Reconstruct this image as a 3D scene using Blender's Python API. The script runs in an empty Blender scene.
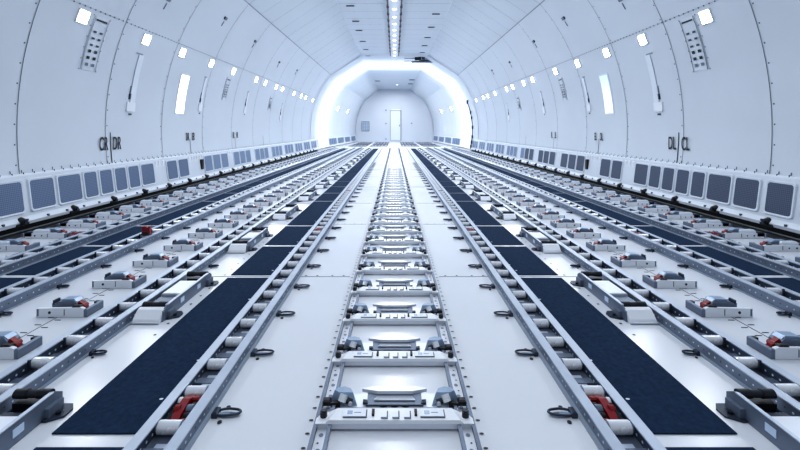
import bpy, math, random
from mathutils import Vector, Matrix
random.seed(7)
COL = bpy.context.scene.collection
PI = math.pi
H = 0.775          # eye height; the hull's round cross-section is centred at this height
R = 2.93
sc = bpy.context.scene

# ------------------------------------------------------------------ materials
def lin(c):
    return tuple((v/255/12.92 if v/255 <= .04045 else ((v/255+.055)/1.055)**2.4) for v in c)

def mat(name, rgb, rough=.5, metal=0., spec=.5, noise=0., nscale=8., emit=None, estr=0., coords='Object', stretch=(1,1,1), bump=0., bscale=200.):
    m = bpy.data.materials.new(name); m.use_nodes = True
    nt = m.node_tree; b = nt.nodes['Principled BSDF']
    c = (*lin(rgb), 1)
    b.inputs['Base Color'].default_value = c
    b.inputs['Roughness'].default_value = rough
    b.inputs['Metallic'].default_value = metal
    b.inputs['Specular IOR Level'].default_value = spec
    if emit:
        b.inputs['Emission Color'].default_value = (*lin(emit), 1)
        b.inputs['Emission Strength'].default_value = estr
    if noise or bump:
        tc = nt.nodes.new('ShaderNodeTexCoord'); mp = nt.nodes.new('ShaderNodeMapping')
        mp.inputs['Scale'].default_value = stretch
        nt.links.new(tc.outputs[coords], mp.inputs[0])
    if noise:
        n = nt.nodes.new('ShaderNodeTexNoise'); n.inputs['Scale'].default_value = nscale
        n.inputs['Detail'].default_value = 4
        nt.links.new(mp.outputs[0], n.inputs['Vector'])
        r = nt.nodes.new('ShaderNodeValToRGB')
        lo = tuple(max(0, v*(1-noise)) for v in c[:3]); hi = tuple(min(1, v*(1+noise)) for v in c[:3])
        r.color_ramp.elements[0].position = .2; r.color_ramp.elements[0].color = (*lo, 1)
        r.color_ramp.elements[1].position = .8; r.color_ramp.elements[1].color = (*hi, 1)
        nt.links.new(n.outputs['Fac'], r.inputs[0]); nt.links.new(r.outputs[0], b.inputs['Base Color'])
        mr = nt.nodes.new('ShaderNodeMapRange')
        mr.inputs['To Min'].default_value = max(.03, rough-.06); mr.inputs['To Max'].default_value = min(1, rough+.08)
        nt.links.new(n.outputs['Fac'], mr.inputs['Value']); nt.links.new(mr.outputs[0], b.inputs['Roughness'])
    if bump:
        n2 = nt.nodes.new('ShaderNodeTexNoise'); n2.inputs['Scale'].default_value = bscale
        bp = nt.nodes.new('ShaderNodeBump'); bp.inputs['Strength'].default_value = bump; bp.inputs['Distance'].default_value = .002
        nt.links.new(mp.outputs[0], n2.inputs['Vector']); nt.links.new(n2.outputs['Fac'], bp.inputs['Height'])
        nt.links.new(bp.outputs[0], b.inputs['Normal'])
    return m

M = {}
M['wall'] = mat('wall_paint', (200, 209, 220), .42, noise=.04, nscale=1.3)
M['slope'] = mat('upper_panel_paint', (200, 210, 221), .42, noise=.04, nscale=1.3)
M['ceil'] = mat('ceiling_paint', (198, 208, 220), .45, noise=.04, nscale=1.5)
M['bulk'] = mat('bulkhead_paint', (200, 208, 219), .5, noise=.03, nscale=1.)
M['joint'] = mat('joint_sealant', (88, 98, 112), .7)
M['joint_soft'] = mat('joint_pale', (140, 150, 165), .7)
M['screw'] = mat('screw_dark', (62, 70, 84), .5)
M['floor'] = mat('floor_paint', (211, 216, 224), .22, noise=.025, nscale=2.2)
M['seam'] = mat('floor_seam', (128, 136, 150), .6)
M['hole'] = mat('hole_black', (22, 26, 34), .6)
M['mat'] = mat('navy_mat', (34, 51, 74), .95, spec=.08, noise=.3, nscale=70, bump=.5, bscale=400)
M['alu'] = mat('aluminium_light', (205, 211, 221), .35, metal=.35, noise=.06, nscale=12)
M['rail'] = mat('aluminium_rail', (150, 162, 178), .38, metal=.4, noise=.1, nscale=14)
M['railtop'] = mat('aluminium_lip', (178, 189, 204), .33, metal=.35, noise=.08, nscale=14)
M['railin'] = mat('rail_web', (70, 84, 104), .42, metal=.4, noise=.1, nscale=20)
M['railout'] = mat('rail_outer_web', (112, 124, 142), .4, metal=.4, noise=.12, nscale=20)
M['base'] = mat('channel_base', (96, 106, 122), .45, metal=.4, noise=.3, nscale=30)
M['white'] = mat('white_enamel', (224, 229, 237), .3, noise=.03, nscale=20)
M['roller'] = mat('roller_metal', (222, 226, 233), .25, metal=.25, noise=.04, nscale=20)
M['black'] = mat('black_rubber', (16, 19, 27), .45)
M['dark'] = mat('dark_metal', (50, 60, 76), .4, metal=.4)
M['mid'] = mat('grey_metal', (110, 122, 140), .38, metal=.4, noise=.08, nscale=20)
M['blue'] = mat('blue_grey_cup', (140, 160, 184), .3, metal=.3)
M['red'] = mat('red_paint', (128, 18, 26), .35)
M['yellow'] = mat('yellow_decal', (214, 208, 130), .5)
M['gutter'] = mat('gutter_dark', (14, 18, 24), .8)
M['pipe'] = mat('pipe_olive', (62, 70, 72), .5)
M['dado'] = mat('dado_paint', (204, 213, 224), .4, noise=.05, nscale=4)
M['ink'] = mat('black_ink', (28, 32, 42), .6)
M['lamp'] = mat('lamp_face', (255, 255, 255), .5, emit=(246, 250, 255), estr=22)
M['led'] = mat('led_face', (255, 255, 255), .5, emit=(246, 250, 255), estr=8)
M['strip'] = mat('lit_channel', (226, 232, 240), .5, emit=(232, 240, 255), estr=.04)
def band_mat():  # wall paint with a glow painted in, fading along the hold
    m = mat('glow_band', (206, 215, 227), .5, emit=(240, 246, 255), estr=1)
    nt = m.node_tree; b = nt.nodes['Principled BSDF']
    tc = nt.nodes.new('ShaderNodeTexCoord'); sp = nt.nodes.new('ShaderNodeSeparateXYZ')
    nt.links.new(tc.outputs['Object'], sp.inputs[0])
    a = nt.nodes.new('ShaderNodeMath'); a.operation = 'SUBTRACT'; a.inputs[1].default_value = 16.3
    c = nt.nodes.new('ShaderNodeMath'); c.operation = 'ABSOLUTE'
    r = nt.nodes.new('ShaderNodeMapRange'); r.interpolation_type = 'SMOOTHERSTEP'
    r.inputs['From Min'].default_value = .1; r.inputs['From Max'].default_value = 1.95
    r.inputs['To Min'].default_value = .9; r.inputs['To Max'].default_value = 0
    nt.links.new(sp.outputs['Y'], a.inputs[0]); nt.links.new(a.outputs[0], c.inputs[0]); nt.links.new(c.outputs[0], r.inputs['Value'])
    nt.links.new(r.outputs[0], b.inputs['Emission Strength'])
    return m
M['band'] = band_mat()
M['pane'] = mat('window_glow', (255, 255, 255), .3, emit=(250, 252, 255), estr=3)
M['pale'] = mat('pale_plate', (216, 224, 235), .35)
M['sticker'] = mat('pale_sticker', (196, 216, 238), .4)

def pane2():
    m = bpy.data.materials.new('window_glow_dim'); m.use_nodes = True
    nt = m.node_tree; b = nt.nodes['Principled BSDF']
    b.inputs['Base Color'].default_value = (.6, .7, .9, 1)
    g = nt.nodes.new('ShaderNodeNewGeometry'); s = nt.nodes.new('ShaderNodeSeparateXYZ')
    nt.links.new(g.outputs['Position'], s.inputs[0])
    r = nt.nodes.new('ShaderNodeMapRange'); r.inputs['From Min'].default_value = 1.1; r.inputs['From Max'].default_value = 1.45
    r.inputs['To Min'].default_value = 1; r.inputs['To Max'].default_value = 0
    nt.links.new(s.outputs['Z'], r.inputs['Value'])
    cr = nt.nodes.new('ShaderNodeMix'); cr.data_type = 'RGBA'
    cr.inputs[6].default_value = (.42, .58, .95, 1); cr.inputs[7].default_value = (1, 1, 1, 1)
    nt.links.new(r.outputs[0], cr.inputs[0]); nt.links.new(cr.outputs[2], b.inputs['Emission Color'])
    b.inputs['Emission Strength'].default_value = .85
    return m
M['pane2'] = pane2()

def grille(name, a, b_):
    m = bpy.data.materials.new(name); m.use_nodes = True
    nt = m.node_tree; b = nt.nodes['Principled BSDF']
    tc = nt.nodes.new('ShaderNodeTexCoord')
    ws = []
    for d in ('Y', 'Z'):
        w = nt.nodes.new('ShaderNodeTexWave'); w.bands_direction = d; w.inputs['Scale'].default_value = 22
        w.inputs['Distortion'].default_value = .6; w.inputs['Detail'].default_value = 1
        nt.links.new(tc.outputs['Object'], w.inputs['Vector']); ws.append(w)
    mu = nt.nodes.new('ShaderNodeMath'); mu.operation = 'MULTIPLY'
    nt.links.new(ws[0].outputs['Fac'], mu.inputs[0]); nt.links.new(ws[1].outputs['Fac'], mu.inputs[1])
    mx = nt.nodes.new('ShaderNodeMix'); mx.data_type = 'RGBA'
    mx.inputs[6].default_value = (*lin(a), 1); mx.inputs[7].default_value = (*lin(b_), 1)
    nt.links.new(mu.outputs[0], mx.inputs[0]); nt.links.new(mx.outputs[2], b.inputs['Base Color'])
    b.inputs['Roughness'].default_value = .5; b.inputs['Metallic'].default_value = .2
    return m
M['grilleSheen'] = grille('mesh_sheen', (84, 102, 130), (118, 138, 168))  # left side's bluish reflection mixed into the mesh colour
M['grilleHaze'] = grille('mesh_haze', (104, 124, 154), (140, 160, 188))  # paler copy with distant sheen and haze painted in
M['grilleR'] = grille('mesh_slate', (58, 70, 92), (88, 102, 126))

# ------------------------------------------------------------------ mesh builder
class MB:
    def __init__(s, mirror=False):
        s.v = []; s.f = []; s.m = []; s.sm = []; s.mats = []; s.mir = mirror
    def mi(s, m):
        if m not in s.mats: s.mats.append(m)
        return s.mats.index(m)
    def add(s, vs, fs, m, smooth=False):
        o = len(s.v); k = s.mi(m)
        for (x, y, z) in vs: s.v.append((-x if s.mir else x, y, z))
        for f in fs:
            f = [i+o for i in f]
            if s.mir: f.reverse()
            s.f.append(f); s.m.append(k); s.sm.append(smooth)
        return s
    def box(s, x0, x1, y0, y1, z0, z1, m, c=0.):
        if x0 > x1: x0, x1 = x1, x0
        if c:   # chamfered top edges
            return s.add([(x0,y0,z0),(x1,y0,z0),(x1,y1,z0),(x0,y1,z0),
                          (x0,y0,z1-c),(x1,y0,z1-c),(x1,y1,z1-c),(x0,y1,z1-c),
                          (x0+c,y0+c,z1),(x1-c,y0+c,z1),(x1-c,y1-c,z1),(x0+c,y1-c,z1)],
                         [(3,2,1,0),(0,1,5,4),(1,2,6,5),(2,3,7,6),(3,0,4,7),(4,5,9,8),(5,6,10,9),(6,7,11,10),(7,4,8,11),(8,9,10,11)], m)
        return s.add([(x0,y0,z0),(x1,y0,z0),(x1,y1,z0),(x0,y1,z0),(x0,y0,z1),(x1,y0,z1),(x1,y1,z1),(x0,y1,z1)],
                     [(3,2,1,0),(4,5,6,7),(0,1,5,4),(1,2,6,5),(2,3,7,6),(3,0,4,7)], m)
    def prism_y(s, prof, y0, y1, m):      # profile in x,z counter-clockwise seen from -y
        n = len(prof)
        vs = [(x, y0, z) for x, z in prof] + [(x, y1, z) for x, z in prof]
        fs = [tuple(range(n)), tuple(range(2*n-1, n-1, -1))]
        for i in range(n):
            j = (i+1) % n; fs.append((j, i, i+n, j+n))
        return s.add(vs, fs, m)
    def prism_x(s, prof, x0, x1, m):      # profile in y,z
        n = len(prof)
        vs = [(x0, y, z) for y, z in prof] + [(x1, y, z) for y, z in prof]
        fs = [tuple(range(n-1, -1, -1)), tuple(range(n, 2*n))]
        for i in range(n):
            j = (i+1) % n; fs.append((i, j, j+n, i+n))
        return s.add(vs, fs, m)
    def prism_z(s, prof, z0, z1, m):      # profile in x,y
        n = len(prof)
        vs = [(x, y, z0) for x, y in prof] + [(x, y, z1) for x, y in prof]
        fs = [tuple(range(n-1, -1, -1)), tuple(range(n, 2*n))]
        for i in range(n):
            j = (i+1) % n; fs.append((i, j, j+n, i+n))
        return s.add(vs, fs, m)
    def cyl(s, a, b, r, m, n=12, r2=None):
        a = Vector(a); b = Vector(b); d = (b-a).normalized()
        u = d.orthogonal().normalized(); w = d.cross(u); r2 = r if r2 is None else r2
        vs = []
        for p, q in ((a, r), (b, r2)):
            for i in range(n):
                t = 2*PI*i/n; vs.append(tuple(p+u*math.cos(t)*q+w*math.sin(t)*q))
        fs = [(i, (i+1) % n, (i+1) % n+n, i+n) for i in range(n)]
        s.add(vs, fs, m, True)
        s.add(vs, [tuple(range(n-1, -1, -1)), tuple(range(n, 2*n))], m)
        return s
    def disc(s, x, y, z, rx, ry, m, n=8):
        return s.add([(x+math.cos(2*PI*i/n)*rx, y+math.sin(2*PI*i/n)*ry, z) for i in range(n)], [tuple(range(n))], m)
    def tube(s, pts, r, m, n=6, closed=False):
        P = [Vector(p) for p in pts]; k = len(P); vs = []
        for i, p in enumerate(P):
            if closed: d = (P[(i+1) % k]-P[i-1])
            else: d = (P[min(i+1, k-1)]-P[max(i-1, 0)])
            d.normalize(); up = Vector((0, 0, 1)) if abs(d.z) < .9 else Vector((1, 0, 0))
            u = d.cross(up).normalized(); w = d.cross(u)
            for j in range(n):
                t = 2*PI*j/n; vs.append(tuple(p+u*math.cos(t)*r+w*math.sin(t)*r))
        fs = []
        for i in range(k if closed else k-1):
            for j in range(n):
                a = i*n+j; b = i*n+(j+1) % n; c = ((i+1) % k)*n+(j+1) % n; d = ((i+1) % k)*n+j
                fs.append((a, b, c, d))
        s.add(vs, fs, m, True)
        if not closed: s.add(vs, [tuple(range(n-1, -1, -1)), tuple(range((k-1)*n, k*n))], m)
        return s
    def build(s, name, parent=None, loc=(0, 0, 0)):
        me = bpy.data.meshes.new(name); me.from_pydata(s.v, [], s.f)
        for m in s.mats: me.materials.append(M[m])
        me.polygons.foreach_set('material_index', s.m); me.polygons.foreach_set('use_smooth', s.sm)
        me.update()
        o = bpy.data.objects.new(name, me); COL.objects.link(o); o.location = loc
        if parent: o.parent = parent
        return o

def tag(o, label=None, cat=None, group=None, kind=None):
    if label: o['label'] = label
    if cat: o['category'] = cat
    if group: o['group'] = group
    if kind: o['kind'] = kind
    return o
def empty(name, loc=(0, 0, 0)):
    o = bpy.data.objects.new(name, None); COL.objects.link(o); o.location = loc; o.empty_display_size = .05
    return o
KIDS = {}
def copy_tree(o, loc=None, parent=None):
    c = o.copy(); COL.objects.link(c)
    if parent: c.parent = parent
    if loc: c.location = loc
    for ch in [x for x in COPYABLE.get(o.name, [])]:
        cc = ch.copy(); COL.objects.link(cc); cc.parent = c
    return c
COPYABLE = {}
def proto(root):
    bpy.context.view_layer.update()
    COPYABLE[root.name] = list(root.children)
    return root

ONES = 'first second third fourth fifth sixth seventh eighth ninth tenth eleventh twelfth thirteenth fourteenth fifteenth sixteenth seventeenth eighteenth nineteenth'.split()
TENS = {2: 'twent', 3: 'thirt', 4: 'fort', 5: 'fift', 6: 'sixt', 7: 'sevent', 8: 'eight', 9: 'ninet'}
def nth(i):      # 1 = first
    if i < 20: return ONES[i-1]
    t, u = divmod(i, 10)
    return TENS[t] + ('ieth' if u == 0 else 'y-' + ONES[u-1])
def rowlabel(i, desc, where):      # i from 0
    if i == 0: return f'{desc} {where}, nearest the camera'
    return f'{nth(i+1)} {desc} from the camera {where}'
SIDES = ((1, 'right'), (-1, 'left'))

# ------------------------------------------------------------------ hull
YEND = 26.1; YTAPER = 16.6
def tp(y):
    t = max(0., (y-YTAPER)/(YEND-YTAPER))
    return 1-.145*t
RINGS = [-1.85, -.85, .14, 1.14, 2.14, 3.14, 4.1, 5.09, 6.16, 7.27, 8.35, 9.45, 10.53, 11.6, 12.7, 13.8, 14.75]
RINGS_FAR = [18.2, 19.6, 21.0, 22.4, 23.8, 25.1]
A_CREASE = math.radians(41); A_LOW = math.asin(-.36/R)
def wp(a, y, r=R):   # point on the wall arc
    return (r*math.cos(a)*tp(y), y, H + r*math.sin(a))
EX, EZ = 1.176, 2.61  # ceiling edge
Y0 = -2.4

def ring_quads(mb, pts_fn, ys, m):
    pass

def build_wall(side, name):
    mir = side < 0
    mb = MB(mir)
    N = 22
    ys = sorted(set([Y0] + [y for y in RINGS if y > Y0] + [14.9, YTAPER+.0] + RINGS_FAR + [YEND]))
    arc = [A_LOW + (A_CREASE-A_LOW)*i/N for i in range(N+1)]
    # base skin
    for k in range(len(ys)-1):
        ya, yb = ys[k], ys[k+1]
        vs = []; 
        for a in arc: vs += [wp(a, ya), wp(a, yb)]
        fs = [(2*i, 2*i+2, 2*i+3, 2*i+1) for i in range(N)]
        mb.add(vs, fs, 'wall', True)
        # sloped upper panel
        c0 = wp(A_CREASE, ya); c1 = wp(A_CREASE, yb)
        e0 = (EX*tp(ya), ya, H+EZ); e1 = (EX*tp(yb), yb, H+EZ)
        mb.add([c0, e0, e1, c1], [(0, 1, 2, 3)], 'slope')
    def onwall(a, y, r=R-.003): return wp(a, y, r)
    # ring joints and screws
    allr = RINGS[1:] + RINGS_FAR
    for q, y in enumerate(allr):
        w = .003 if y < 10 else .005
        vs = []
        for a in arc: vs += [onwall(a, y-w), onwall(a, y+w)]
        mb.add(vs, [(2*i, 2*i+2, 2*i+3, 2*i+1) for i in range(N)], 'joint' if y < 14 else 'joint_soft')
        ca, sa = wp(A_CREASE, y), (EX*tp(y), y, H+EZ)
        d = .003
        vs = [(ca[0]-d, y-w, ca[2]-d), (sa[0]-d, y-w, sa[2]-d), (sa[0]-d, y+w, sa[2]-d), (ca[0]-d, y+w, ca[2]-d)]
        mb.add(vs, [(0, 1, 2, 3)], 'joint' if y < 14 else 'joint_soft')
        if y < 10:
            a = A_LOW+.03; k = 0
            while a < A_CREASE:
                s_ = -1 if k % 2 == 0 else 1
                yy = y + (.022 if q % 2 else -.022)
                t = .0045/R*1.3
                mb.add([onwall(a-t, yy-.006), onwall(a+t, yy-.006), onwall(a+t, yy+.006), onwall(a-t, yy+.006)], [(0, 1, 2, 3)], 'screw')
                a += math.radians(3.1); k += 1
    # mid joints on the sloped panels
    for y0, y1 in zip(allr[:-1], allr[1:]):
        if y1 > 15: break
        y = (y0+y1)/2; ca, sa = wp(A_CREASE, y), (EX, y, H+EZ); w = .0035; d = .003
        mb.add([(ca[0]-d, y-w, ca[2]-d), (sa[0]-d, y-w, sa[2]-d), (sa[0]-d, y+w, sa[2]-d), (ca[0]-d, y+w, ca[2]-d)], [(0, 1, 2, 3)], 'joint_soft')
    # horizontal joint with screw line above the lamps
    aj = math.radians(21.9)
    def strip(a, w, m, ya, yb):
        t = w/R
        mb.add([onwall(a-t, ya), onwall(a+t, ya), onwall(a+t, yb), onwall(a-t, yb)], [(0, 1, 2, 3)], m)
    for ya, yb in ((Y0, 14.9),):
        strip(aj, .0011, 'joint_soft', ya, yb)
        strip(A_CREASE-.002, .007, 'joint_soft', ya, yb)
    y = 1.2
    while y < 12.5:
        t = .005/R
        a = aj - math.radians(.0)
        mb.add([onwall(a-t*1.3, y-.007, R-.005), onwall(a+t*1.3, y-.007, R-.005), onwall(a+t*1.3, y+.007, R-.005), onwall(a-t*1.3, y+.007, R-.005)], [(0, 1, 2, 3)], 'screw')
        y += .062
    # screw line along the foot of the wall
    y = 2.4
    while y < 14:
        t = .012/R; a = A_LOW+.012
        mb.add([onwall(a-t, y-.004), onwall(a+t, y-.004), onwall(a+t, y+.004), onwall(a-t, y+.004)], [(0, 1, 2, 3)], 'screw')
        y += .095
    # small rail under the lettering (painted position lines)
    for y in (4.17, 5.79, 7.42, 9.0):
        a0, a1 = A_LOW+.005, math.radians(-.5 if y < 5 else -2.5)
        vs = []
        for i in range(5):
            a = a0+(a1-a0)*i/4; vs += [wp(a, y-.006, R-.004), wp(a, y+.006, R-.004)]
        mb.add(vs, [(2*i, 2*i+2, 2*i+3, 2*i+1) for i in range(4)], 'ink' if y < 5 else 'joint')
    o = mb.build(name); tag(o, kind='structure')
    return o
wall_r = build_wall(1, 'wall_right'); wall_l = build_wall(-1, 'wall_left')

# ceiling
mb = MB()
ys = [Y0, YTAPER, YEND]
for ya, yb in zip(ys[:-1], ys[1:]):
    mb.add([(-EX*tp(ya), ya, H+EZ), (EX*tp(ya), ya, H+EZ), (EX*tp(yb), yb, H+EZ), (-EX*tp(yb), yb, H+EZ)], [(3, 2, 1, 0)], 'ceil')
rr = RINGS[1:]
cj = sorted(rr + [(a+b)/2 for a, b in zip(rr[:-1], rr[1:])]) + RINGS_FAR
for i, y in enumerate(cj):
    for s in (1, -1):
        mb.add([(s*.2, y-.004, H+EZ-.003), (s*EX*tp(y), y-.004, H+EZ-.003), (s*EX*tp(y), y+.004, H+EZ-.003), (s*.2, y+.004, H+EZ-.003)], [(3, 2, 1, 0)], 'joint_soft' if i % 2 else 'joint')
    for x in (-.9, -.6, -.35, .35, .6, .9):
        if y < 12: mb.disc(x, y+.03, H+EZ-.003, .007, .007, 'screw', 6)
for s in (1, -1):
    mb.box(s*1.168, s*1.176, Y0, 14.1, H+EZ-.006, H+EZ-.001, 'pale')
ceiling = tag(mb.build('ceiling'), kind='structure')

# centre light channel on the ceiling
root = empty('light_channel', (0, Y0, H+EZ))
mb = MB(); mb.box(-.125, .125, 0, 14.0-Y0, -.035, -.003, 'strip'); mb.build('channel_tray', root)
for s in (1, -1):
    mb = MB(); mb.box(s*.125, s*.155, 0, 14.0-Y0, -.06, -.003, 'dark')
    for k in range(30): mb.box(s*.118, s*.165, k*.53+.2, k*.53+.26, -.068, -.003, 'black')
    mb.build('side_trim', root)
tag(root, 'long pale light channel with dark edges down the middle of the ceiling', 'light channel')
# led lamps
led = MB(); led.cyl((0, 0, -.052), (0, 0, -.036), .040, 'led', 14)
led.cyl((0, 0, -.044), (0, 0, -.036), .05, 'alu', 14)
lo = led.build('ceiling_lamp'); first = True; n = 0; y = 5.6
k = 0
while y < 14:
    o = lo if k == 0 else lo.copy()
    if k: COL.objects.link(o)
    o.location = (0.0, y, H+EZ)
    tag(o, rowlabel(k, 'small round lamp', 'in the ceiling light channel'), 'lamp', 'round lamps in the ceiling channel')
    k += 1; y += .6
o = lo.copy(); COL.objects.link(o); o.location = (.15, 23.2, H+EZ+.035)
tag(o, 'single round lamp on the ceiling beyond the bright arch', 'lamp')

# ceiling vents (dark slots)
cv = MB(); cv.box(-.085, .085, -.03, .03, -.014, -.003, 'dark'); cv.box(-.075, .075, -.02, .02, -.016, -.014, 'black')
for q in range(5): cv.box(-.07+q*.032, -.062+q*.032, -.018, .018, -.019, -.014, 'mid')
cvo = cv.build('ceiling_vent'); first = True
for s, sn, yl in ((1, 'right', (7.6, 9.1, 10.26, 11.4, 12.5, 13.6, 14.4)), (-1, 'left', (7.4, 8.5, 9.7, 10.6, 11.9, 13.1, 14.2))):
    for i, y in enumerate(yl):
        o = cvo if first else cvo.copy()
        if not first: COL.objects.link(o)
        first = False
        o.location = (s*.93, y, H+EZ)
        tag(o, rowlabel(i, 'dark slotted ceiling vent', f'{sn} of the light channel'), 'vent', 'slotted vents in the ceiling')
for s, yy, t in ((-1, 21.5, 'dark slotted vent on the ceiling left beyond the bright arch'), (1, 21.0, 'nearer dark slotted vent on the ceiling right beyond the bright arch'), (1, 22.8, 'farther dark slotted vent on the ceiling right beyond the bright arch')):
    o = cvo.copy(); COL.objects.link(o); o.location = (s*.9, yy, H+EZ); o.scale = (1.6, 3, 1.5); tag(o, t, 'vent')

# arch glow: emission painted on a skin over walls and ceiling
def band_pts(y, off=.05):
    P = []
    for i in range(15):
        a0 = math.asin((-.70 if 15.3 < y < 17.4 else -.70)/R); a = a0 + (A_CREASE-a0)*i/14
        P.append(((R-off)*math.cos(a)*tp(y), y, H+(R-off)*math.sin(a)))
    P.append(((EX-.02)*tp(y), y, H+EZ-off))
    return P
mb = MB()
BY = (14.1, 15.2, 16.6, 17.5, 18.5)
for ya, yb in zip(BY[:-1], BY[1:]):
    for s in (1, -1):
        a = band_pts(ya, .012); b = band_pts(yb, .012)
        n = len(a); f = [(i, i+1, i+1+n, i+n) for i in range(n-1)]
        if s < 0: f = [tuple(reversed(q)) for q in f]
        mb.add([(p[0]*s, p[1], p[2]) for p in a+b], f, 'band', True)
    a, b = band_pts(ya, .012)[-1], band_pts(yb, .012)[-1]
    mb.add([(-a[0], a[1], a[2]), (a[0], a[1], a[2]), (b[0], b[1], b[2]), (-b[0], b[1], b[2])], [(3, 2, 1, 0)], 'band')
o = mb.build('arch_glow'); tag(o, 'glaring white painted-glow arch band spanning walls and ceiling far down the hold', 'painted glow')

# end wall
mb = MB()
P = []
for i in range(19):
    a = math.asin(-H/R) + (A_CREASE-math.asin(-H/R))*i/18
    P.append((R*math.cos(a)*tp(YEND), H+R*math.sin(a)))
P.append((EX*tp(YEND), H+EZ))
poly = P + [(-x, z) for x, z in reversed(P)]
mb.add([(x, YEND, z) for x, z in poly], [tuple(range(len(poly)))], 'bulk')
for s in (1, -1): mb.tube([(x*s*.985, YEND-.02, z) for x, z in P], .018, 'dado', 6)
for x, z in ((-.55, 2.05), (-.55, 1.2), (1.1, 1.2), (-.55, .2), (.4, 1.95)):
    mb.cyl((x, YEND-.04, z), (x, YEND, z), .05, 'joint_soft', 8)
wb = mb.build('wall_back'); tag(wb, kind='structure')
root = empty('door_1', (0, YEND, 0)); tag(root, kind='structure')
mb = MB(); mb.box(-.25, .39, -.05, 0, .12, 2.0, 'pale', 0); mb.build('door_panel', root)
mb = MB(); mb.box(.39, .43, -.06, 0, .1, 2.04, 'joint'); mb.box(-.28, -.25, -.06, 0, .1, 2.04, 'joint_soft'); mb.box(-.28, .43, -.06, 0, 2.0, 2.03, 'joint_soft')
mb.build('door_frame', root)
mb = MB(); mb.box(-.2, .38, -.1, -.05, 2.04, 2.12, 'white'); mb.build('header_plate', root)
mb = MB(); mb.box(.3, .34, -.09, -.05, 1.0, 1.12, 'mid'); mb.build('door_handle', root)
root = empty('wall_vent', (-1.87, YEND, 1.02))
mb = MB()
for (x0, x1, z0, z1) in ((-.25, .25, -.31, -.27), (-.25, .25, .27, .31), (-.25, -.21, -.27, .27), (.21, .25, -.27, .27)): mb.box(x0, x1, -.05, 0, z0, z1, 'joint_soft')
mb.build('frame', root)
mb = MB(); mb.box(-.21, .21, -.02, 0, -.27, .27, 'sticker')
for i in range(5): mb.box(-.21, .21, -.035, -.02, -.2+i*.095, -.18+i*.095, 'joint_soft')
for i in range(3): mb.box(-.12+i*.11, -.1+i*.11, -.035, -.02, -.27, .27, 'joint_soft')
mb.build('grid', root)
tag(root, 'square grey grid vent left of the door on the end wall', 'vent')

# floor
mb = MB()
mb.box(-3.05, 3.05, Y0, YEND, -.05, 0, 'floor')
for y in (.95, 2.14, 3.33, 4.28, 5.5, 6.7, 7.9, 9.1, 10.3, 11.5, 12.7, 13.9):
    for s in (1, -1):
        mb.box(s*.235, s*.50, y-.0025, y+.0025, 0, .0012, 'seam')
        mb.box(s*.64, s*1.06, y-.0025, y+.0025, 0, .0012, 'seam')
        for x in (.27, .33, .41, .47): mb.disc(s*x, y+.012, .0015, .006, .006, 'hole', 6)
y = .7
while y < 12:
    for s in (1, -1):
        mb.disc(s*.222, y, .0015, .0062, .0034, 'hole', 8)
        mb.disc(s*.905, y*1.9+.2, .0015, .006, .006, 'hole', 6) if y < 4 else None
    y += .0475
for s in (1, -1):
    mb.box(s*1.395-.0015, s*1.395+.0015, .7, 15, 0, .0012, 'screw')
    y = .72; 
    while y < 10:
        w = .012
        mb.box(s*1.36, s*1.384, y-.002, y+.002, 0, .0014, 'hole')
        mb.box(s*1.405, s*1.43, y+.02, y+.024, 0, .0014, 'hole')
        y += .062
floor = tag(mb.build('floor'), kind='structure')
# pale sill plate across the floor where the tracks end
mb = MB(); mb.box(-2.7, 2.7, 17.3, 18.4, .002, .02, 'white', .004)
for x in range(-9, 10): mb.disc(x*.28, 17.45, .021, .03, .03, 'screw', 6)
tag(mb.build('threshold_plate'), 'broad white plate across the floor at the far end of the tracks', 'floor plate')
# ball mats far behind
bm_ = MB(); bm_.box(-.42, .42, -.9, .9, .001, .018, 'dark', .004)
for i in range(5):
    for j in range(9): bm_.cyl((-.32+i*.16, -.75+j*.185, .018), (-.32+i*.16, -.75+j*.185, .03), .03, 'alu', 6)
bo = bm_.build('ball_mat'); first = True
spots = [(x, y) for y in (19.8, 22.2, 24.4) for x in (-1.75, -.75, .75, 1.75)]
for i, (x, y) in enumerate(spots):
    o = bo if first else bo.copy()
    if not first: COL.objects.link(o)
    first = False; o.location = (x, y, 0)
    rown = ('nearest', 'middle', 'farthest')[i//4]; cn = ('far left', 'inner left', 'inner right', 'far right')[i % 4]
    tag(o, f'dark ball transfer mat, {rown} row beyond the white plate, {cn}', 'floor mat', 'ball mats beyond the white plate')

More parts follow.
